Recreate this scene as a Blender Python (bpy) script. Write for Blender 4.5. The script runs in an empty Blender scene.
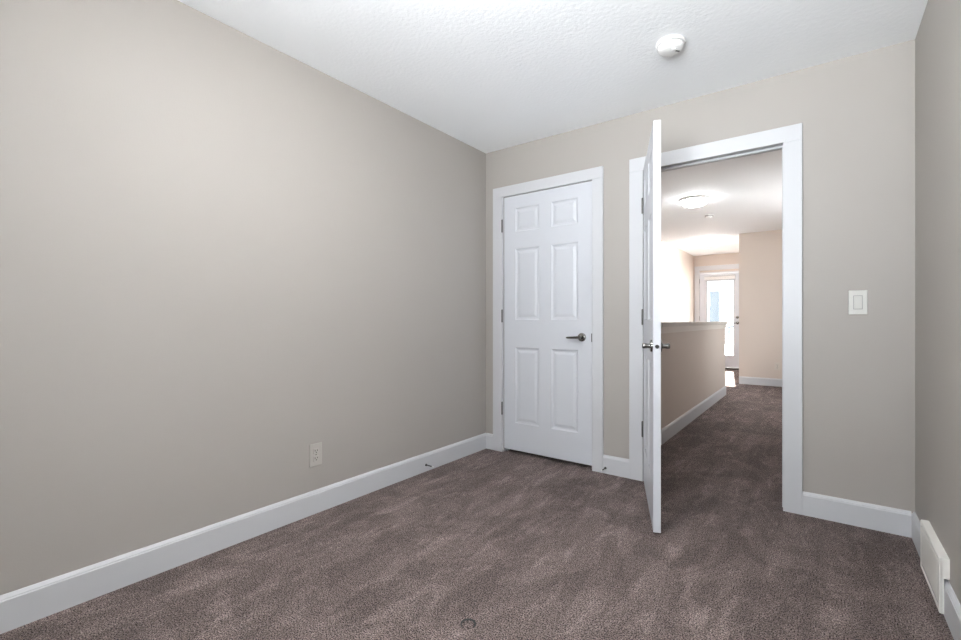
import bpy, bmesh, math, random
from mathutils import Vector, Matrix
C = bpy.context.scene.collection
sc = bpy.context.scene
PI = math.pi
R = math.radians

# ------------------------------------------------------------------ camera, world, lights, exposure
W = 2.593            # bedroom width (left wall x=0, right wall x=W, wall with the doors y=0)
FRONT = -3.60        # wall behind the camera
H = 2.44
HC = 2.50            # hall ceiling
cam = bpy.data.cameras.new('camera')
co = bpy.data.objects.new('camera', cam); C.objects.link(co)
cam.sensor_width = 36.0
cam.lens = 16.984
cam.shift_x = -0.0017
cam.shift_y = 0.0003
cam.clip_start = 0.03
cam.clip_end = 400
co.location = (2.2278, -3.0286, 1.0575)
co.rotation_euler = (R(90), 0, 0.64245)
sc.camera = co

wd = bpy.data.worlds.new('overcast_sky'); sc.world = wd
wd.use_nodes = True
bg = wd.node_tree.nodes['Background']
bg.inputs[0].default_value = (0.90, 0.95, 1.0, 1)
bg.inputs[1].default_value = 3.0

sun = bpy.data.lights.new('sun', 'SUN'); so = bpy.data.objects.new('sun', sun); C.objects.link(so)
sun.energy = 55.0; sun.angle = R(0.6); sun.color = (1.0, 0.95, 0.88)
d = Vector((0.145, -1.0, -0.66)).normalized()
so.rotation_euler = d.to_track_quat('-Z', 'Y').to_euler()
so.location = (0, 20, 12)

def area(name, loc, direction, sx, sy, power, col, spread=180):
    l = bpy.data.lights.new(name, 'AREA'); o = bpy.data.objects.new(name, l); C.objects.link(o)
    l.shape = 'RECTANGLE'; l.size = sx; l.size_y = sy; l.energy = power; l.color = col; l.spread = R(spread)
    o.location = loc
    o.rotation_euler = Vector(direction).normalized().to_track_quat('-Z', 'Y').to_euler()
    return o
# daylight (sky and snow glare) at the bedroom window behind the camera
area('window_daylight', (1.85, FRONT - 0.62, 1.0), (0.0, 1, 1.05), 1.3, 1.2, 106, (0.88, 0.95, 1.0), 115)
area('window_skylight', (1.85, FRONT - 0.30, 1.5), (0.0, 1, 0.0), 1.2, 1.0, 24, (0.90, 0.95, 1.0), 150)
# sky portals, and an added fill lamp outside the hall's glazed door
for nm, lc, dr, w_, h_ in (('door_portal', (0.45, 8.10, 1.1), (0, -1, 0), 0.62, 1.75), ('bedroom_portal', (1.85, FRONT - 0.12, 1.485), (0, 1, 0), 1.2, 1.13), ('hall_portal', (2.87, 3.15, 1.485), (-1, 0, 0), 1.4, 1.13)):
    area(nm, lc, dr, w_, h_, 1, (1, 1, 1)).data.cycles.is_portal = True      # openings the sky is sampled through
area('balcony_fill_light', (1.10, 9.95, 1.5), (-0.45, -1, -0.05), 0.9, 1.8, 110, (0.97, 0.98, 1.0))  # unseen lamp added to brighten the stairwell wall through the glazed door

# added fill light entering by the made-up hall side window
area('hall_fill_light', (3.50, 2.1, 1.80), (-0.75, 1, -0.28), 1.5, 1.2, 56, (0.92, 0.97, 1.0), 110)

sc.view_settings.view_transform = 'Standard'
sc.view_settings.look = 'None'
sc.view_settings.exposure = 0.24
sc.view_settings.gamma = 1.0
sc.view_settings.use_curve_mapping = False
sc.cycles.use_denoising = True
sc.cycles.denoising_prefilter = 'NONE'
sc.cycles.max_bounces = 14
sc.cycles.diffuse_bounces = 10
sc.cycles.transparent_max_bounces = 12
sc.cycles.caustics_reflective = False
sc.cycles.caustics_refractive = False

# ------------------------------------------------------------------ materials
def nt(name):
    m = bpy.data.materials.new(name); m.use_nodes = True
    return m, m.node_tree.nodes, m.node_tree.links, m.node_tree.nodes['Principled BSDF']

def plain(name, col, rough=0.5, metal=0.0, spec=0.5):
    m, n, l, b = nt(name)
    b.inputs['Base Color'].default_value = (*col, 1)
    b.inputs['Roughness'].default_value = rough
    b.inputs['Metallic'].default_value = metal
    b.inputs['Specular IOR Level'].default_value = spec
    return m

def noisy(name, col, var, scale, bump, bscale, rough=0.6, dist=0.002, spec=0.3, detail=4):
    """paint with a faint mottling and an orange-peel bump"""
    m, n, l, b = nt(name)
    tc = n.new('ShaderNodeTexCoord')
    a = n.new('ShaderNodeTexNoise'); a.inputs['Scale'].default_value = scale; a.inputs['Detail'].default_value = 3
    l.new(tc.outputs['Object'], a.inputs['Vector'])
    mx = n.new('ShaderNodeMix'); mx.data_type = 'RGBA'
    mx.inputs[6].default_value = (*[c * (1 - var) for c in col], 1)
    mx.inputs[7].default_value = (*[min(1, c * (1 + var)) for c in col], 1)
    l.new(a.outputs['Fac'], mx.inputs[0]); l.new(mx.outputs[2], b.inputs['Base Color'])
    e = n.new('ShaderNodeTexNoise'); e.inputs['Scale'].default_value = bscale; e.inputs['Detail'].default_value = detail
    l.new(tc.outputs['Object'], e.inputs['Vector'])
    bp = n.new('ShaderNodeBump'); bp.inputs['Strength'].default_value = bump; bp.inputs['Distance'].default_value = dist
    l.new(e.outputs['Fac'], bp.inputs['Height']); l.new(bp.outputs['Normal'], b.inputs['Normal'])
    b.inputs['Roughness'].default_value = rough; b.inputs['Specular IOR Level'].default_value = spec
    return m

M_WALL = noisy('greige_wall_paint', (0.400, 0.376, 0.348), 0.012, 3.0, 0.12, 160, 0.55)
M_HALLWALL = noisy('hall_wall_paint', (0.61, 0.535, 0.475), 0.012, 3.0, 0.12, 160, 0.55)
M_CEIL = noisy('knockdown_ceiling', (0.90, 0.915, 0.93), 0.01, 4.0, 0.45, 55, 0.8, 0.004, 0.2, 5)
M_TRIM = plain('white_trim_paint', (0.57, 0.58, 0.60), 0.38)
M_DOOR = plain('white_door_paint', (0.60, 0.62, 0.66), 0.36)
M_PLASTIC = plain('white_plastic', (0.85, 0.85, 0.84), 0.35)
M_IVORY = plain('warm_white_plastic', (0.60, 0.595, 0.56), 0.4)
M_APRON = plain('pale_beige_trim_paint', (0.68, 0.63, 0.57), 0.4)
M_CAP = plain('beige_cap_paint', (0.56, 0.52, 0.47), 0.4)
M_GREYPLATE = plain('greige_plastic', (0.47, 0.455, 0.42), 0.4)
M_BEIGE = plain('beige_plastic', (0.60, 0.55, 0.49), 0.4)
M_VENT = plain('off_white_enamel', (0.80, 0.79, 0.75), 0.4)
M_NICKEL = plain('satin_nickel', (0.23, 0.225, 0.215), 0.18, 1.0)
M_HINGE = plain('tarnished_nickel', (0.16, 0.155, 0.15), 0.35, 1.0)
M_DARKMETAL = plain('dark_metal', (0.10, 0.10, 0.10), 0.35, 0.9)
M_SLOT = plain('dark_slot', (0.03, 0.03, 0.03), 0.6)
M_GAPGREY = plain('gap_grey', (0.30, 0.30, 0.29), 0.7)
M_BRONZE = plain('bronze_threshold', (0.05, 0.045, 0.04), 0.45)
M_DECK = noisy('pale_concrete', (0.70, 0.70, 0.69), 0.05, 6, 0.2, 60, 0.8)
M_RAIL = plain('grey_blue_railing_metal', (0.09, 0.12, 0.16), 0.5)
M_SNOW = noisy('snowy_ground', (0.80, 0.82, 0.85), 0.03, 0.2, 0.2, 3, 0.8)

def glass_mat(name, tint=(1, 1, 1), gl=0.03):
    m = bpy.data.materials.new(name); m.use_nodes = True
    n = m.node_tree.nodes; l = m.node_tree.links; n.clear()
    o = n.new('ShaderNodeOutputMaterial'); t = n.new('ShaderNodeBsdfTransparent'); g = n.new('ShaderNodeBsdfGlossy')
    t.inputs[0].default_value = (*tint, 1); g.inputs['Roughness'].default_value = 0.02
    mx = n.new('ShaderNodeMixShader'); mx.inputs[0].default_value = gl
    l.new(t.outputs[0], mx.inputs[1]); l.new(g.outputs[0], mx.inputs[2]); l.new(mx.outputs[0], o.inputs[0])
    return m
M_GLASS = glass_mat('clear_glass')
M_BLUEGLASS = glass_mat('blue_tinted_glass', (0.485, 0.515, 0.535), 0.0)

def emis(name, col, s):
    m, n, l, b = nt(name)
    b.inputs['Base Color'].default_value = (0.9, 0.9, 0.88, 1)
    b.inputs['Emission Color'].default_value = (*col, 1); b.inputs['Emission Strength'].default_value = s
    return m
M_LAMP = emis('lit_frosted_glass', (0.95, 0.98, 1.0), 52.0)
M_FARLAMP = emis('lit_frosted_glass_far', (0.97, 0.98, 1.0), 150.0)
M_FILLLAMP = emis('bedroom_fill_glow', (1.0, 0.98, 0.96), 84.0)

def carpet():
    m, n, l, b = nt('brown_cut_pile_carpet')
    tc = n.new('ShaderNodeTexCoord')
    def noise(scale, detail, rough=0.5, stretch=None, distort=0.0):
        t = n.new('ShaderNodeTexNoise'); t.inputs['Scale'].default_value = scale
        t.inputs['Detail'].default_value = detail; t.inputs['Roughness'].default_value = rough
        t.inputs['Distortion'].default_value = distort
        if stretch:
            mp = n.new('ShaderNodeMapping'); mp.inputs['Scale'].default_value = stretch[0]; mp.inputs['Rotation'].default_value = (0, 0, stretch[1])
            l.new(tc.outputs['Object'], mp.inputs['Vector']); l.new(mp.outputs[0], t.inputs['Vector'])
        else:
            l.new(tc.outputs['Object'], t.inputs['Vector'])
        return t
    def rng(src, a, bb, c, dd):
        r = n.new('ShaderNodeMapRange'); r.inputs[1].default_value = a; r.inputs[2].default_value = bb
        r.inputs[3].default_value = c; r.inputs[4].default_value = dd; r.interpolation_type = 'SMOOTHSTEP'
        l.new(src, r.inputs[0]); return r.outputs[0]
    def mul(x, y):
        k = n.new('ShaderNodeMath'); k.operation = 'MULTIPLY'; l.new(x, k.inputs[0]); l.new(y, k.inputs[1]); return k.outputs[0]
    fine = rng(noise(210, 2, 0.8).outputs['Fac'], 0.36, 0.64, 0.05, 1.85)        # tufts
    mid = rng(noise(45, 3, 0.6).outputs['Fac'], 0.3, 0.7, 0.86, 1.14)
    patch = rng(noise(2.4, 5, 0.62, ((1.5, 1.0, 1.0), R(-12)), 1.2).outputs['Fac'], 0.44, 0.57, 0.87, 1.10)          # brushed pile
    foot = rng(noise(3.4, 4, 0.65, ((3.2, 1.0, 1.0), R(10)), 0.7).outputs['Fac'], 0.53, 0.64, 0.96, 1.24)   # scuffed marks
    streak = rng(noise(1.1, 3, 0.5, ((7.0, 1.0, 1.0), R(-7)), 0.2).outputs['Fac'], 0.45, 0.57, 0.92, 1.08)  # vacuum tracks
    streak = mul(streak, foot)
    v = mul(mul(fine, mid), mul(patch, streak))
    col = n.new('ShaderNodeMix'); col.data_type = 'RGBA'; col.blend_type = 'MULTIPLY'; col.inputs[0].default_value = 1
    col.inputs[6].default_value = (0.248, 0.198, 0.185, 1)
    l.new(v, col.inputs[7]); l.new(col.outputs[2], b.inputs['Base Color'])
    b.inputs['Roughness'].default_value = 0.95; b.inputs['Specular IOR Level'].default_value = 0.1
    bp = n.new('ShaderNodeBump'); bp.inputs['Strength'].default_value = 0.7; bp.inputs['Distance'].default_value = 0.006
    bsum = n.new('ShaderNodeMath'); bsum.operation = 'ADD'
    l.new(fine, bsum.inputs[0]); l.new(mid, bsum.inputs[1])
    l.new(bsum.outputs[0], bp.inputs['Height']); l.new(bp.outputs['Normal'], b.inputs['Normal'])
    return m
M_CARPET = carpet()

# ------------------------------------------------------------------ mesh helpers
def box(bm, x0, x1, y0, y1, z0, z1, bev=0.0, seg=2):
    r = bmesh.ops.create_cube(bm, size=1.0)
    vs = r['verts']
    for v in vs:
        v.co = Vector((x0 + (v.co.x + .5) * (x1 - x0), y0 + (v.co.y + .5) * (y1 - y0), z0 + (v.co.z + .5) * (z1 - z0)))
    if bev:
        es = list({e for v in vs for e in v.link_edges})
        bmesh.ops.bevel(bm, geom=es, offset=bev, segments=seg, affect='EDGES', profile=0.5)

def lathe(bm, prof, n=32, M=None, cap=True):
    """prof: (r, h) pairs turned about local z, then moved by M"""
    M = M or Matrix.Identity(4)
    rings = []
    for r, h in prof:
        if r < 1e-6:
            rings.append([bm.verts.new(M @ Vector((0, 0, h)))])
        else:
            rings.append([bm.verts.new(M @ Vector((r * math.cos(2 * PI * k / n), r * math.sin(2 * PI * k / n), h))) for k in range(n)])
    for a, b in zip(rings, rings[1:]):
        for k in range(n):
            k2 = (k + 1) % n
            if len(a) == 1 and len(b) == 1: continue
            if len(a) == 1: bm.faces.new((a[0], b[k2], b[k]))
            elif len(b) == 1: bm.faces.new((a[k], a[k2], b[0]))
            else: bm.faces.new((a[k], a[k2], b[k2], b[k]))
    if cap:
        if len(rings[0]) > 1: bm.faces.new(list(reversed(rings[0])))
        if len(rings[-1]) > 1: bm.faces.new(rings[-1])

def tube(bm, pts, radii, n=12):
    """round rod through pts with a radius at each point"""
    pts = [Vector(p) for p in pts]
    if isinstance(radii, (int, float)): radii = [radii] * len(pts)
    rings = []; up0 = None
    for i, p in enumerate(pts):
        t = (pts[min(i + 1, len(pts) - 1)] - pts[max(i - 1, 0)]).normalized()
        if up0 is None:
            up0 = Vector((0, 0, 1)) if abs(t.z) < .9 else Vector((1, 0, 0))
        s = t.cross(up0).normalized(); up0 = s.cross(t).normalized()
        rings.append([bm.verts.new(p + (s * math.cos(2 * PI * k / n) + up0 * math.sin(2 * PI * k / n)) * radii[i]) for k in range(n)])
    for a, b in zip(rings, rings[1:]):
        for k in range(n): bm.faces.new((a[k], a[(k + 1) % n], b[(k + 1) % n], b[k]))
    bm.faces.new(list(reversed(rings[0]))); bm.faces.new(rings[-1])

def prism(bm, prof, a, b, axis):
    """2D profile (u, z) swept along x (u becomes y) or y (u becomes x) from a to b"""
    f = (lambda t, u, z: (t, u, z)) if axis == 'x' else (lambda t, u, z: (u, t, z))
    A = [bm.verts.new(f(a, u, z)) for u, z in prof]; B = [bm.verts.new(f(b, u, z)) for u, z in prof]
    k = len(prof)
    for i in range(k): bm.faces.new((A[i], A[(i + 1) % k], B[(i + 1) % k], B[i]))
    bm.faces.new(A); bm.faces.new(list(reversed(B)))

def obj(name, bm, mat, parent=None, smooth=False, loc=None, rotz=None):
    bmesh.ops.recalc_face_normals(bm, faces=bm.faces)
    me = bpy.data.meshes.new(name); bm.to_mesh(me); bm.free()
    if mat: me.materials.append(mat)
    if smooth:
        for p in me.polygons: p.use_smooth = True
        me.set_sharp_from_angle(angle=R(40))
    o = bpy.data.objects.new(name, me); C.objects.link(o)
    if parent: o.parent = parent
    if loc: o.location = loc
    if rotz is not None: o.rotation_euler = (0, 0, rotz)
    return o

def boxes(name, bl, mat, parent=None, bev=0.0, **k):
    bm = bmesh.new()
    for b in bl: box(bm, *b, bev=bev)
    return obj(name, bm, mat, parent, **k)

def tag(o, label=None, cat=None, group=None, kind=None):
    if label: o['label'] = label
    if cat: o['category'] = cat
    if group: o['group'] = group
    if kind: o['kind'] = kind
    return o

def thing(name, label, cat, loc=(0, 0, 0), rotz=0, group=None, kind=None):
    o = bpy.data.objects.new(name, None); C.objects.link(o)
    o.empty_display_size = 0.1
    o.location = loc; o.rotation_euler = (0, 0, rotz)
    return tag(o, label, cat, group, kind)

def struct(o, label=None, cat=None):
    return tag(o, label, cat, None, 'structure')

# ------------------------------------------------------------------ room shell
TW = 0.115           # thickness of the wall with the doors
CX0, CX1, CZ = 0.165, 0.945, 2.058      # closet opening
DX0, DX1, DZ = 1.272, 2.082, 2.062      # doorway rough opening (jambs stand inside)
FY = 8.0             # end wall of the hall
HX0 = -0.07          # stairwell wall
HX1 = 2.75
TY = 5.6             # tan wall across the hall

struct(boxes('floor', [(-0.25, 2.95, FRONT - .12, FY + .12, -0.12, 0.0)], M_CARPET),
       'brown cut-pile carpet running from the bedroom through the doorway into the hall', 'carpet')
# bedroom ceiling, a hair out of level across the room
bm = bmesh.new()
box(bm, -0.1, W + 0.1, FRONT - .1, 0.06, H, H + .3)
for v in bm.verts:
    if v.co.z < H + .1: v.co.z = H - 0.0055 * v.co.x
struct(obj('ceiling', bm, M_CEIL), 'white textured bedroom ceiling', 'ceiling')
struct(boxes('ceiling_hall', [(-0.25, 2.95, 0.06, FY + .12, HC, HC + .24)], M_CEIL), 'white textured ceiling of the hall beyond the doorway', 'ceiling')

struct(boxes('wall_left', [(-0.1, 0, FRONT - .1, TW, 0, H + .2)], M_WALL), 'long bare greige wall on the left', 'wall')
WX0, WX1, WZ0, WZ1 = 1.25, 2.45, 0.92, 2.05      # bedroom window, in the wall behind the camera
struct(boxes('wall_right', [(W, W + .1, FRONT - .1, TW, 0, H + .2)], M_WALL), 'greige wall at the right edge with the floor register', 'wall')
struct(boxes('wall_back', [(0, CX0, 0, TW, 0, HC), (CX0, CX1, 0, TW, CZ, HC), (CX1, DX0, 0, TW, 0, HC),
                           (DX0, DX1, 0, TW, DZ, HC), (DX1, W, 0, TW, 0, HC)], M_WALL), 'greige wall with the closet door and the open doorway', 'wall')
struct(boxes('wall_front', [(0, WX0, FRONT - .1, FRONT, 0, H + .1), (WX1, W, FRONT - .1, FRONT, 0, H + .1),
                            (WX0, WX1, FRONT - .1, FRONT, 0, WZ0), (WX0, WX1, FRONT - .1, FRONT, WZ1, H + .1)], M_WALL))
# hall shell
struct(boxes('wall_stairwell', [(HX0 - .1, HX0, TW, FY, 0, HC)], M_HALLWALL), 'bright wall of the stairwell beyond the half wall', 'wall')
struct(boxes('wall_closet', [(1.03, 1.13, TW, 0.85, 0, HC), (HX0, 1.13, 0.85, 0.95, 0, HC)], M_HALLWALL))
EX0, EX1, EZ = 0.03, 0.87, 2.12
struct(boxes('wall_far', [(HX0 - .1, EX0, FY, FY + .12, 0, HC), (EX1, 1.25, FY, FY + .12, 0, HC), (EX0, EX1, FY, FY + .12, EZ, HC)], M_HALLWALL),
       'end wall of the hall around the glazed outside door', 'wall')
struct(boxes('wall_hall_right', [(HX1, HX1 + .1, TW, 2.45, 0, HC), (HX1, HX1 + .1, 3.85, TY + .1, 0, HC), (HX1, HX1 + .1, 2.45, 3.85, 0, .92), (HX1, HX1 + .1, 2.45, 3.85, 2.05, HC), (W, HX1 + .1, TW - .05, TW, 0, HC)], M_HALLWALL))
struct(boxes('wall_across', [(1.126, HX1, TY, TY + .1, 0, HC), (1.126, 1.226, TY + .1, FY, 0, HC)], M_HALLWALL),
       'tan wall facing the doorway at the far right of the hall', 'wall')

# half wall along the stairs with its cap and apron
t = thing('half_wall', 'tan half wall along the hall stairs with a painted cap', 'half wall', (1.07, 0.95, 0), 0, None, 'structure')
y1 = 4.22 - 0.95
boxes('wall_body', [(-0.06, 0.06, 0, y1, 0, 1.0)], M_HALLWALL, t)
boxes('cap', [(-0.085, 0.085, 0, y1 + .02, 1.0, 1.04)], M_CAP, t, bev=0.004)
boxes('apron', [(0.06, 0.072, 0, y1, 0.945, 1.0), (-0.072, -0.06, 0, y1, 0.945, 1.0)], M_APRON, t)
BP = [(0, 0), (0.014, 0), (0.014, 0.107), (0.0115, 0.110), (0.0115, 0.114), (0.004, 0.125), (0, 0.125)]
def base(name, a, b, axis, at, sign, parent=None, lbl=None):
    bm = bmesh.new()
    prism(bm, [(at + sign * u, z) for u, z in BP], a, b, axis)
    o = obj(name, bm, M_TRIM, parent)
    if not parent: struct(o, lbl, 'baseboard' if lbl else None)
    return o
bm = bmesh.new(); prism(bm, [(0.06 + u, z) for u, z in BP], 0, y1, 'y'); obj('baseboard', bm, M_TRIM, t)

base('baseboard_left', FRONT, 0, 'y', 0, 1, None, 'white baseboard along the long left wall')
base('baseboard_right', FRONT, 0, 'y', W, -1, None, 'white baseboard along the right wall, broken by the register')
base('baseboard_front', 0.014, W - 0.014, 'x', FRONT, 1)
base('baseboard_back_corner', 0.014, 0.085, 'x', 0, -1, None, 'short white baseboard between left corner and closet casing')
base('baseboard_back_middle', 1.015, 1.2, 'x', 0, -1, None, 'white baseboard between the two door casings')
base('baseboard_back_right', 2.145, W - 0.014, 'x', 0, -1, None, 'white baseboard between doorway casing and right corner')
base('baseboard_across', 1.126, HX1, 'x', TY, -1, None, 'white baseboard under the tan hall wall')
base('baseboard_hall_right', TW, TY, 'y', HX1, -1)

# windows out of the picture: local y looks from the wall into the room
def window(name, loc, rotz, hw, wh):
    t = thing(name, None, None, loc, rotz, None, 'structure')
    boxes('window_frame', [(-hw, -hw + .05, -.1, -.03, 0, wh), (hw - .05, hw, -.1, -.03, 0, wh), (-hw + .05, hw - .05, -.1, -.03, 0, .05),
                           (-hw + .05, hw - .05, -.1, -.03, wh - .05, wh), (-.025, .025, -.1, -.03, .05, wh - .05)], M_TRIM, t)
    boxes('window_sill', [(-hw - .05, hw + .05, 0, .035, -.03, 0)], M_TRIM, t, bev=.004)
    boxes('pane', [(-hw + .05, -.025, -.07, -.064, .05, wh - .05), (.025, hw - .05, -.07, -.064, .05, wh - .05)], M_GLASS, t)
    boxes('casing', [(-hw - .08, -hw, 0, .016, 0, wh + .08), (hw, hw + .08, 0, .016, 0, wh + .08), (-hw, hw, 0, .016, wh, wh + .08)], M_TRIM, t)
window('window_1', ((WX0 + WX1) / 2, FRONT, WZ0), 0, (WX1 - WX0) / 2, WZ1 - WZ0)
window('added_window_2', (HX1, 3.15, .92), R(90), .7, 1.13)  # unseen side window, added to brighten the hall

# ------------------------------------------------------------------ door casings
def casing(name, label, x0, x1, top, xi0, xi1, zi, th=0.018):
    """x0..x1 outer edges, xi0..xi1 inner edges, zi underside of the head"""
    t = thing(name, label, 'door casing', ((x0 + x1) / 2, 0, 0), 0, None, 'structure')
    c = (x0 + x1) / 2
    for a, b in ((x0, xi0), (xi1, x1)):
        boxes('side_casing', [(a - c, b - c, -th, 0, 0, zi)], M_TRIM, t, bev=0.0025)
    boxes('head_casing', [(x0 - c, x1 - c, -th, 0, zi, top)], M_TRIM, t, bev=0.0025)
    return t, c
t1, c1 = casing('trim_1', 'white casing around the closed closet door', 0.083, 1.016, 2.127, 0.173, 0.938, 2.047)
boxes('jamb', [(CX0 - c1, 0.173 + .002 - c1, 0, TW, 0, CZ), (0.937 - c1, CX1 - c1, 0, TW, 0, CZ), (0.175 - c1, 0.937 - c1, 0, TW, 2.048, CZ)], M_TRIM, t1)
boxes('door_stop_strip', [(0.175 - c1, 0.189 - c1, 0.042, 0.075, 0, 2.048), (0.924 - c1, 0.937 - c1, 0.042, 0.075, 0, 2.048), (0.189 - c1, 0.924 - c1, 0.042, 0.075, 2.036, 2.048)], M_TRIM, t1)
tag(boxes('gap_shade_strip', [(0.175 - c1, 0.1828 - c1, 0.003, 0.034, 0.03, 2.046), (0.9302 - c1, 0.937 - c1, 0.003, 0.034, 0.03, 2.046), (0.175 - c1, 0.937 - c1, 0.004, 0.034, 2.0418, 2.048)], M_GAPGREY, t1), 'dark strip imitating the shadow in the gap round the door')  # dark grey strips imitate the shadow in the gap; the door has no seal
tag(boxes('strike_plate', [(0.9335 - c1, 0.9395 - c1, -.0195, 0.012, 0.905, 0.965)], M_DARKMETAL, t1), 'dark metal strike plate')

t2, c2 = casing('trim_2', 'wide white casing around the open doorway', 1.20, 2.145, 2.130, 1.290, 2.057, 2.042)
JL, JR, JZ = 1.292, 2.062, 2.046
boxes('jamb', [(DX0 - c2, JL - c2, 0, TW, 0, DZ), (JR - c2, DX1 - c2, 0, TW, 0, DZ), (JL - c2, JR - c2, 0, TW, JZ, DZ)], M_TRIM, t2)
boxes('door_stop_strip', [(JL - c2, JL + .012 - c2, 0.042, 0.078, 0, JZ), (JR - .012 - c2, JR - c2, 0.042, 0.078, 0, JZ), (JL + .012 - c2, JR - .012 - c2, 0.042, 0.078, JZ - .012, JZ)], M_TRIM, t2, bev=.001)
tag(boxes('strike_plate', [(JR - .0015 - c2, JR - c2, 0.006, 0.036, 0.90, 0.975)], M_DARKMETAL, t2), 'dark metal strike plate')
for a, b in ((1.20, 1.272), (2.082, 2.145)):
    boxes('hall_casing', [(a - c2, b - c2, TW, TW + .018, 0, DZ)], M_TRIM, t2)
boxes('hall_casing', [(1.20 - c2, 2.145 - c2, TW, TW + .018, DZ, DZ + .08)], M_TRIM, t2)

# ------------------------------------------------------------------ six-panel door leaf
def panel_leaf(w, h, t, panels):
    """slab x 0..w, y 0..t, z 0..h; panels (x0, x1, z0, z1) are moulded into both faces"""
    bm = bmesh.new()
    xs = sorted({0, w} | {p[0] for p in panels} | {p[1] for p in panels})
    zs = sorted({0, h} | {p[2] for p in panels} | {p[3] for p in panels})
    prof = [(0.0, 0.0), (0.004, 0.0045), (0.010, 0.0075), (0.020, 0.0085), (0.038, 0.0035), (0.043, 0.0028)]
    for side in (0, 1):
        Y = (lambda dd: dd) if side == 0 else (lambda dd: t - dd)
        for i in range(len(xs) - 1):
            for j in range(len(zs) - 1):
                a, b, c, e = xs[i], xs[i + 1], zs[j], zs[j + 1]
                mid = ((a + b) / 2, (c + e) / 2)
                pn = [p for p in panels if p[0] < mid[0] < p[1] and p[2] < mid[1] < p[3]]
                if not pn:
                    bm.faces.new([bm.verts.new(q) for q in ((a, Y(0), c), (b, Y(0), c), (b, Y(0), e), (a, Y(0), e))])
                else:
                    p = pn[0]; prev = None
                    if abs(p[0] - a) > 1e-6 or abs(p[2] - c) > 1e-6: continue      # the panel is drawn once
                    for ins, dd in prof:
                        ring = [bm.verts.new(q) for q in ((p[0] + ins, Y(dd), p[2] + ins), (p[1] - ins, Y(dd), p[2] + ins),
                                                          (p[1] - ins, Y(dd), p[3] - ins), (p[0] + ins, Y(dd), p[3] - ins))]
                        if prev:
                            for k in range(4): bm.faces.new((prev[k], prev[(k + 1) % 4], ring[(k + 1) % 4], ring[k]))
                        prev = ring
                    bm.faces.new(prev)
    for q in (((0, 0, 0), (0, t, 0), (0, t, h), (0, 0, h)), ((w, 0, 0), (w, t, 0), (w, t, h), (w, 0, h)),
              ((0, 0, 0), (w, 0, 0), (w, t, 0), (0, t, 0)), ((0, 0, h), (w, 0, h), (w, t, h), (0, t, h))):
        bm.faces.new([bm.verts.new(v) for v in q])
    bmesh.ops.remove_doubles(bm, verts=bm.verts, dist=1e-5)
    return bm

def panels_for(z0):
    P = []
    for a, b in ((0.105, 0.320), (0.425, 0.640)):
        P += [(a, b, 0.245 - z0, 0.842 - z0), (a, b, 1.060 - z0, 1.622 - z0), (a, b, 1.757 - z0, 1.943 - z0)]
    return P

def lever(parent, x, y, z, out, along, label):
    """lever handle: out = -1 or +1 along local y, the lever runs in +-x"""
    t = bpy.data.objects.new('lever_handle', None); C.objects.link(t); t.parent = parent
    t.location = (x, y, z); t['label'] = label; t.empty_display_size = .05
    M = Matrix.Rotation(R(90) if out < 0 else R(-90), 4, 'X')
    bm = bmesh.new(); lathe(bm, [(0.031, 0), (0.031, 0.004), (0.029, 0.009), (0.020, 0.012), (0, 0.012)], 32, M, cap=True); obj('rose', bm, M_NICKEL, t, True)
    bm = bmesh.new()
    lathe(bm, [(0.013, 0.010), (0.0115, 0.022), (0.013, 0.034), (0.014, 0.043), (0.011, 0.048), (0, 0.049)], 24, M)
    obj('neck', bm, M_NICKEL, t, True)
    bm = bmesh.new()
    s = along
    tube(bm, [(0, out * .038, 0), (s * .03, out * .039, -.001), (s * .07, out * .038, -.003), (s * .100, out * .036, -.004), (s * .107, out * .035, -.004)],
         [0.0105, 0.0095, 0.0085, 0.0072, 0.004], 14)
    obj('lever', bm, M_NICKEL, t, True)
    return t

def hinge(parent, x, y, z, leaf=None):
    bm = bmesh.new()
    lathe(bm, [(0.0045, -.052), (0.0062, -.047), (0.0062, .047), (0.0045, .052)], 12, Matrix.Translation((x, y, z)))
    if leaf: box(bm, *leaf, z - .045, z + .045)
    h = tag(obj('hinge', bm, M_HINGE, parent, True), 'dark nickel hinge')
    return h

# closet door (closed)
lx, lz, lw, lh = 0.1830, 0.030, 0.7470, 2.0115
d1 = thing('door_1', 'closed white six-panel closet door beside the left corner', 'door', (lx, 0.001, 0), 0, None, 'structure')
pl = [(a - .0 + .0, b, c, e) for a, b, c, e in panels_for(lz)]
obj('leaf', panel_leaf(lw, lh, 0.035, pl), M_DOOR, d1, loc=(0, 0, lz))
lever(d1, 0.671, 0, 0.936, -1, -1, 'nickel lever pointing left on the closet door')
for z in (1.813, 1.092, 0.353): hinge(d1, -.005, -.0245, z, (-.011, -.003, -.023, -.019))

# open bedroom door
z0 = 0.014
d2 = thing('door_2', 'white six-panel door swung open into the room, seen edge-on', 'door', (1.296, -0.0245, 0), R(-69.3), None, 'structure')
lw2 = 0.757
obj('leaf', panel_leaf(lw2, 2.027, 0.035, panels_for(z0)), M_DOOR, d2, loc=(0.004, 0.0, z0))
lever(d2, lw2 - .056, 0.0, 0.928, -1, -1, 'nickel lever on the left face of the open door')
lever(d2, lw2 - .056, 0.035, 0.928, 1, -1, 'nickel lever on the right face of the open door')
bm = bmesh.new()
box(bm, lw2 + .0035, lw2 + .0052, .005, .030, .90, .957, bev=.0006)
obj('latch_plate', bm, M_DOOR, d2)
bm = bmesh.new(); lathe(bm, [(0.0095, 0), (0.0095, 0.007), (0.007, 0.010), (0, 0.010)], 20, Matrix.Translation((lw2 + .005, .0175, .928)) @ Matrix.Rotation(R(90), 4, 'Y'))
tag(obj('latch_bolt', bm, M_SLOT, d2, True), 'dark round latch bolt')
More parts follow.
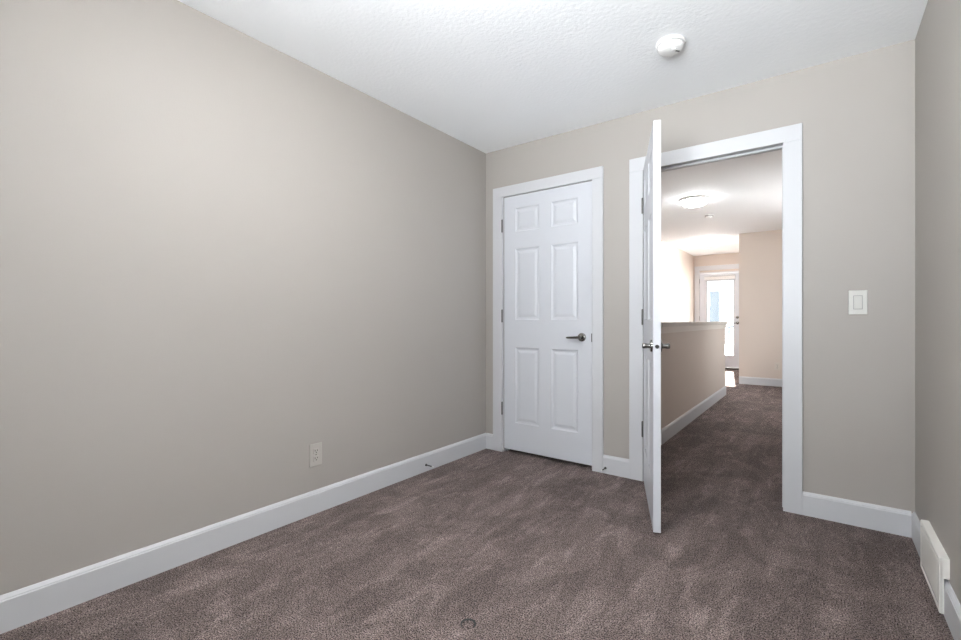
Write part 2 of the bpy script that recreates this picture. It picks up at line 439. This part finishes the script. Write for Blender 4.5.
for z in (1.806, 1.079, 0.346): hinge(d2, 0, -.006, z, (0.0, .0042, 0, .03))

# ------------------------------------------------------------------ outside door at the end of the hall
t3 = thing('trim_3', 'white casing around the glazed door at the hall end', 'door casing', (0.45, FY, 0), 0, None, 'structure')
boxes('side_casing', [(-.505, -.405, -.018, 0, 0, 2.16)], M_TRIM, t3, bev=.003)
boxes('side_casing', [(.405, .505, -.018, 0, 0, 2.16)], M_TRIM, t3, bev=.003)
boxes('head_casing', [(-.505, .505, -.018, 0, 2.16, 2.262)], M_TRIM, t3, bev=.003)
boxes('jamb', [(-.42, -.40, 0, .12, 0, 2.12), (.40, .42, 0, .12, 0, 2.12), (-.40, .40, 0, .12, 2.09, 2.12)], M_TRIM, t3)
tag(boxes('threshold', [(-.40, .40, -.015, .13, 0, 0.03)], M_BRONZE, t3, bev=.003), 'dark threshold strip')
d3 = thing('door_3', 'white outside door with a tall glass pane at the hall end', 'door', (0.052, FY + .004, 0), 0, None, 'structure')
boxes('leaf', [(0, .14, 0, .045, .034, 2.085), (.68, .796, 0, .045, .034, 2.085), (.14, .68, 0, .045, .034, .285), (.14, .68, 0, .045, 1.93, 2.085)], M_DOOR, d3)
boxes('glazing_bead', [(.14, .158, -.008, .006, .285, 1.93), (.662, .68, -.008, .006, .285, 1.93), (.158, .662, -.008, .006, .285, .303), (.158, .662, -.008, .006, 1.912, 1.93)], M_TRIM, d3)
boxes('pane', [(.142, .678, .02, .026, .287, 1.928)], M_GLASS, d3)
lever(d3, .738, 0, 1.0, -1, -1, 'nickel lever on the glazed door')
bm = bmesh.new(); lathe(bm, [(0.028, 0), (0.028, .008), (.02, .014), (0, .014)], 24, Matrix.Translation((.738, 0, 1.12)) @ Matrix.Rotation(R(90), 4, 'X')); obj('deadbolt', bm, M_NICKEL, d3, True)
for z in (1.93, 1.10, 0.3): hinge(d3, -.006, -.008, z)
t = thing('door_blind', 'white pleated blind folded up across the top of the glazed door', 'blind', (0.45, FY - .006, 1.93), 0)
boxes('headrail', [(-.31, .31, -.034, 0.0, .085, .12)], M_TRIM, t, bev=.003)
bm = bmesh.new()
for k in range(5): box(bm, -.30, .30, -.030, -.002, .022 + k * .0125, .022 + k * .0125 + .0105, bev=.002, seg=1)
obj('pleated_stack', bm, M_PLASTIC, t)
boxes('bottom_rail', [(-.305, .305, -.032, 0, .006, .021)], M_TRIM, t, bev=.003)

# ------------------------------------------------------------------ things on walls, ceiling and floor
# smoke detector on the bedroom ceiling
zc = H - 0.0055 * 1.63
t = thing('smoke_detector', 'round white smoke detector on the bedroom ceiling', 'smoke detector', (1.63, -0.672, zc))
def down(bm, prof, n=40): lathe(bm, [(r, -h) for r, h in prof], n)
bm = bmesh.new(); down(bm, [(0.068, -.001), (0.068, .010), (0.064, .014), (0.0, .014)]); obj('base_ring', bm, M_PLASTIC, t, True)
bm = bmesh.new(); down(bm, [(0.057, .0135), (0.057, .019), (0.0, .019)]); tag(obj('vent_gap', bm, M_GAPGREY, t, True), 'grey sensing gap')
bm = bmesh.new(); down(bm, [(0.061, .0185), (0.061, .028), (0.055, .038), (0.040, .044), (0.0, .045)]); cov = obj('cover', bm, M_PLASTIC, t, True)
bm = bmesh.new(); down(bm, [(0.013, .044), (0.013, .0475), (0.010, .049), (0, .049)], 24)
for v in bm.verts: v.co.x += .018; v.co.y += -.012
obj('test_button', bm, M_PLASTIC, t, True)
bm = bmesh.new(); box(bm, -.016, .016, -.003, .003, -.0462, -.040)
for v in bm.verts: v.co = Matrix.Rotation(R(50), 4, 'Z') @ v.co + Vector((.026, .008, 0.0))
tag(obj('slot', bm, M_SLOT, t), 'dark slot in the cover')

# duplex outlet on the left wall (local -y looks out of the wall)
def outlet(loc, rotz, label, w=0.076, h=0.123, mat=None):
    mat = mat or M_IVORY
    t = thing('wall_outlet', label, 'outlet', loc, rotz)
    boxes('cover_plate', [(-w / 2, w / 2, -.006, 0.0005, -h / 2, h / 2)], mat, t, bev=.0025)
    for s in (-1, 1):
        bm = bmesh.new(); box(bm, -.0165, .0165, -.0085, -.005, s * .0205 - .0145, s * .0205 + .0145, bev=.0012)
        r = obj('receptacle', bm, mat, t)
        tag(boxes('slots', [(-.0085, -.0055, -.0092, -.008, s * .0205 - .001, s * .0205 + .008), (.0055, .0085, -.0092, -.008, s * .0205, s * .0205 + .0075),
                        (-.0025, .0025, -.0092, -.008, s * .0205 - .0095, s * .0205 - .0045)], M_SLOT, r), 'dark socket slots')
    bm = bmesh.new(); lathe(bm, [(.003, 0), (.0025, .0015), (0, .0015)], 12, Matrix.Translation((0, -.0058, 0)) @ Matrix.Rotation(R(90), 4, 'X'))
    obj('screw', bm, M_NICKEL, t)
    return t
outlet((0, -1.582, 0.3195), R(90), 'pale greige duplex outlet low on the long left wall', mat=M_GREYPLATE)
outlet((1.665, TY, 0.32), 0, 'small beige outlet low on the tan hall wall', mat=M_BEIGE)

# rocker switch
t = thing('light_switch', 'white rocker light switch beside the doorway', 'light switch', (2.378, 0, 1.1495))
boxes('cover_plate', [(-.038, .038, -.0065, 0.0005, -.0625, .0625)], M_IVORY, t, bev=.003)
tag(boxes('surround', [(-.0185, .0185, -.0072, -.006, -.0355, .0355)], M_GAPGREY, t), 'grey gap around the rocker')
bm = bmesh.new(); box(bm, -.0162, .0162, -.0105, -.0065, -.033, .033, bev=.001)
for v in bm.verts:
    if v.co.y < -.008: v.co.y += -.0022 * v.co.z / .033
obj('rocker', bm, M_IVORY, t)

# baseboard register on the right wall (local -y looks out of the wall, local x runs towards the camera)
t = thing('wall_register', 'off-white sheet metal register in front of the right baseboard', 'vent', (W, -0.550, 0.008), R(-90))
L0, L1, hh, dp = -.195, .195, .197, .027
boxes('housing', [(L0, L1, -dp + .005, -.0145, 0, hh), (L0, L1, -.0145, 0, .127, hh)], M_VENT, t)
boxes('face_frame', [(L0, L0 + .012, -dp, -dp + .008, 0, hh), (L1 - .03, L1, -dp, -dp + .008, 0, hh), (L0 + .012, L1 - .03, -dp, -dp + .008, 0, .012), (L0 + .012, L1 - .03, -dp, -dp + .008, hh - .016, hh)], M_VENT, t, bev=.001)
tag(boxes('gap', [(L0 + .012, L1 - .03, -dp + .0035, -dp + .0055, .012, hh - .016)], M_SLOT, t), 'dark line round the damper panel')
boxes('damper_panel', [(L0 + .020, L1 - .042, -dp + .001, -dp + .0052, .021, hh - .023)], M_VENT, t, bev=.001)
boxes('top_flange', [(L0, L1, -dp + .002, 0, hh, hh + .003)], M_VENT, t, bev=.001)

# door stops on the baseboards
def door_stop(loc, rotz, label, length=.07):
    t = thing('door_stop', label, 'door stop', loc, rotz)
    M = Matrix.Rotation(R(90), 4, 'X')
    bm = bmesh.new(); lathe(bm, [(0.0085, 0), (0.0085, .003), (.006, .008), (0, .008)], 20, M); tag(obj('mounting_foot', bm, M_DARKMETAL, t, True), 'dark round foot')
    bm = bmesh.new()
    pts = [(math.cos(k * .9) * .0032, -.006 - (length - .014) * k / 90, math.sin(k * .9) * .0032) for k in range(91)]
    tube(bm, pts, .0011, 6); obj('spring', bm, M_NICKEL, t, True)
    bm = bmesh.new(); lathe(bm, [(.0045, length - .012), (.0052, length - .008), (.0052, length), (.003, length + .003), (0, length + .003)], 16, M); obj('tip', bm, M_PLASTIC, t, True)
door_stop((0.014, -0.725, 0.046), R(90), 'spring door stop on the left wall baseboard')
door_stop((1.034, -0.014, 0.038), 0, 'spring door stop on the baseboard beside the closet casing')

# round plug in the carpet
t = thing('floor_plug', 'small round brown plug in the carpet near the camera', 'floor plug', (1.243, -1.793, 0))
bm = bmesh.new(); lathe(bm, [(0.0275, 0.0), (0.0275, .0012), (0.0, .0012)], 32); tag(obj('sunk_rim', bm, M_SLOT, t, True), 'dark gap round the plug')
bm = bmesh.new(); lathe(bm, [(0.0215, 0.001), (0.0215, .0025), (0.020, .0035), (0.0, .0038)], 32); o = obj('plug_top', bm, M_CARPET, t, True)
for v in o.data.vertices: v.co.y -= .0058; v.co.x += .0030

# hall ceiling lights
def dome(loc, label, r=0.155, mat=None, group='hall dome lights'):
    t = thing('ceiling_light', label, 'ceiling light', loc, 0, group)
    bm = bmesh.new(); down(bm, [(r * 1.03, -.001), (r * 1.03, .022), (r * .99, .026), (0, .026)]); obj('ceiling_pan', bm, M_PLASTIC, t, True)
    bm = bmesh.new(); down(bm, [(r, .026), (r * .93, .044), (r * .78, .064), (r * .55, .080), (r * .28, .089), (0, .092)]); obj('glass_dome', bm, mat or M_LAMP, t, True)
    for k in range(3):
        a = R(35 + 120 * k)
        bm = bmesh.new(); box(bm, -.006, .006, -.012, .012, -.040, -.020, bev=.002)
        for v in bm.verts: v.co = Matrix.Rotation(a, 4, 'Z') @ (v.co + Vector((0, r + .001, 0)))
        tag(obj('clip', bm, M_NICKEL, t), 'small metal clip')
dome((1.02, 2.80, HC), 'lit frosted dome light on the hall ceiling nearest the doorway')
dome((0.60, 6.02, HC), 'lit dome light at the far end of the hall ceiling', 0.14, M_FARLAMP)
dome((1.35, -1.95, H - .008), 'added dome light out of view on the bedroom ceiling, for fill', 0.17, M_FILLLAMP, None)  # unseen bedroom dome, added as broad fill for the room
t = thing('hall_smoke_detector', 'small round detector with dark sides on the hall ceiling', 'smoke detector', (1.0, 3.78, HC))
bm = bmesh.new(); down(bm, [(0.058, -.001), (0.058, .010), (0, .010)]); obj('base_ring', bm, M_PLASTIC, t, True)
bm = bmesh.new(); down(bm, [(0.052, .0095), (0.052, .028), (0, .028)]); tag(obj('vent_gap', bm, M_GAPGREY, t, True), 'dark grey sensing band')
bm = bmesh.new(); down(bm, [(0.042, .0275), (0.040, .036), (0.022, .042), (0, .043)]); obj('cover', bm, M_PLASTIC, t, True)

# ------------------------------------------------------------------ outside the glazed door
struct(boxes('balcony_floor', [(-1.5, 3.0, FY + .12, 9.75, -.16, -.02)], M_DECK), 'pale balcony floor outside the glazed door', 'balcony')
bm = bmesh.new(); box(bm, -70, 70, -70, 90, -3.4, -3.2)
struct(obj('ground', bm, M_SNOW), 'bright snowy ground far below the balcony', 'ground')
t = thing('balcony_railing', 'grey-blue metal balcony railing outside the glazed door', 'railing', (0.75, 9.6, -.02))
boxes('top_rail', [(-2.2, 2.2, -.025, .025, .90, .945)], M_RAIL, t, bev=.004)
boxes('bottom_rail', [(-2.2, 2.2, -.015, .015, .08, .11)], M_RAIL, t)
for x in (-2.15, -1.25, -.35, .55, 1.45): boxes('post', [(x - .022, x + .022, -.022, .022, 0, .90)], M_RAIL, t)
t = thing('privacy_screen', 'tall pale blue glass privacy screen on the balcony', 'screen', (0.185, 9.0, -.02))
boxes('post', [(-.125, -.095, -.02, .02, 0, 1.84)], M_RAIL, t)
boxes('post', [(.09, .12, -.02, .02, 0, 1.80)], M_RAIL, t)
boxes('glass_panel', [(-.095, .09, -.006, .006, .06, 1.78)], M_BLUEGLASS, t)
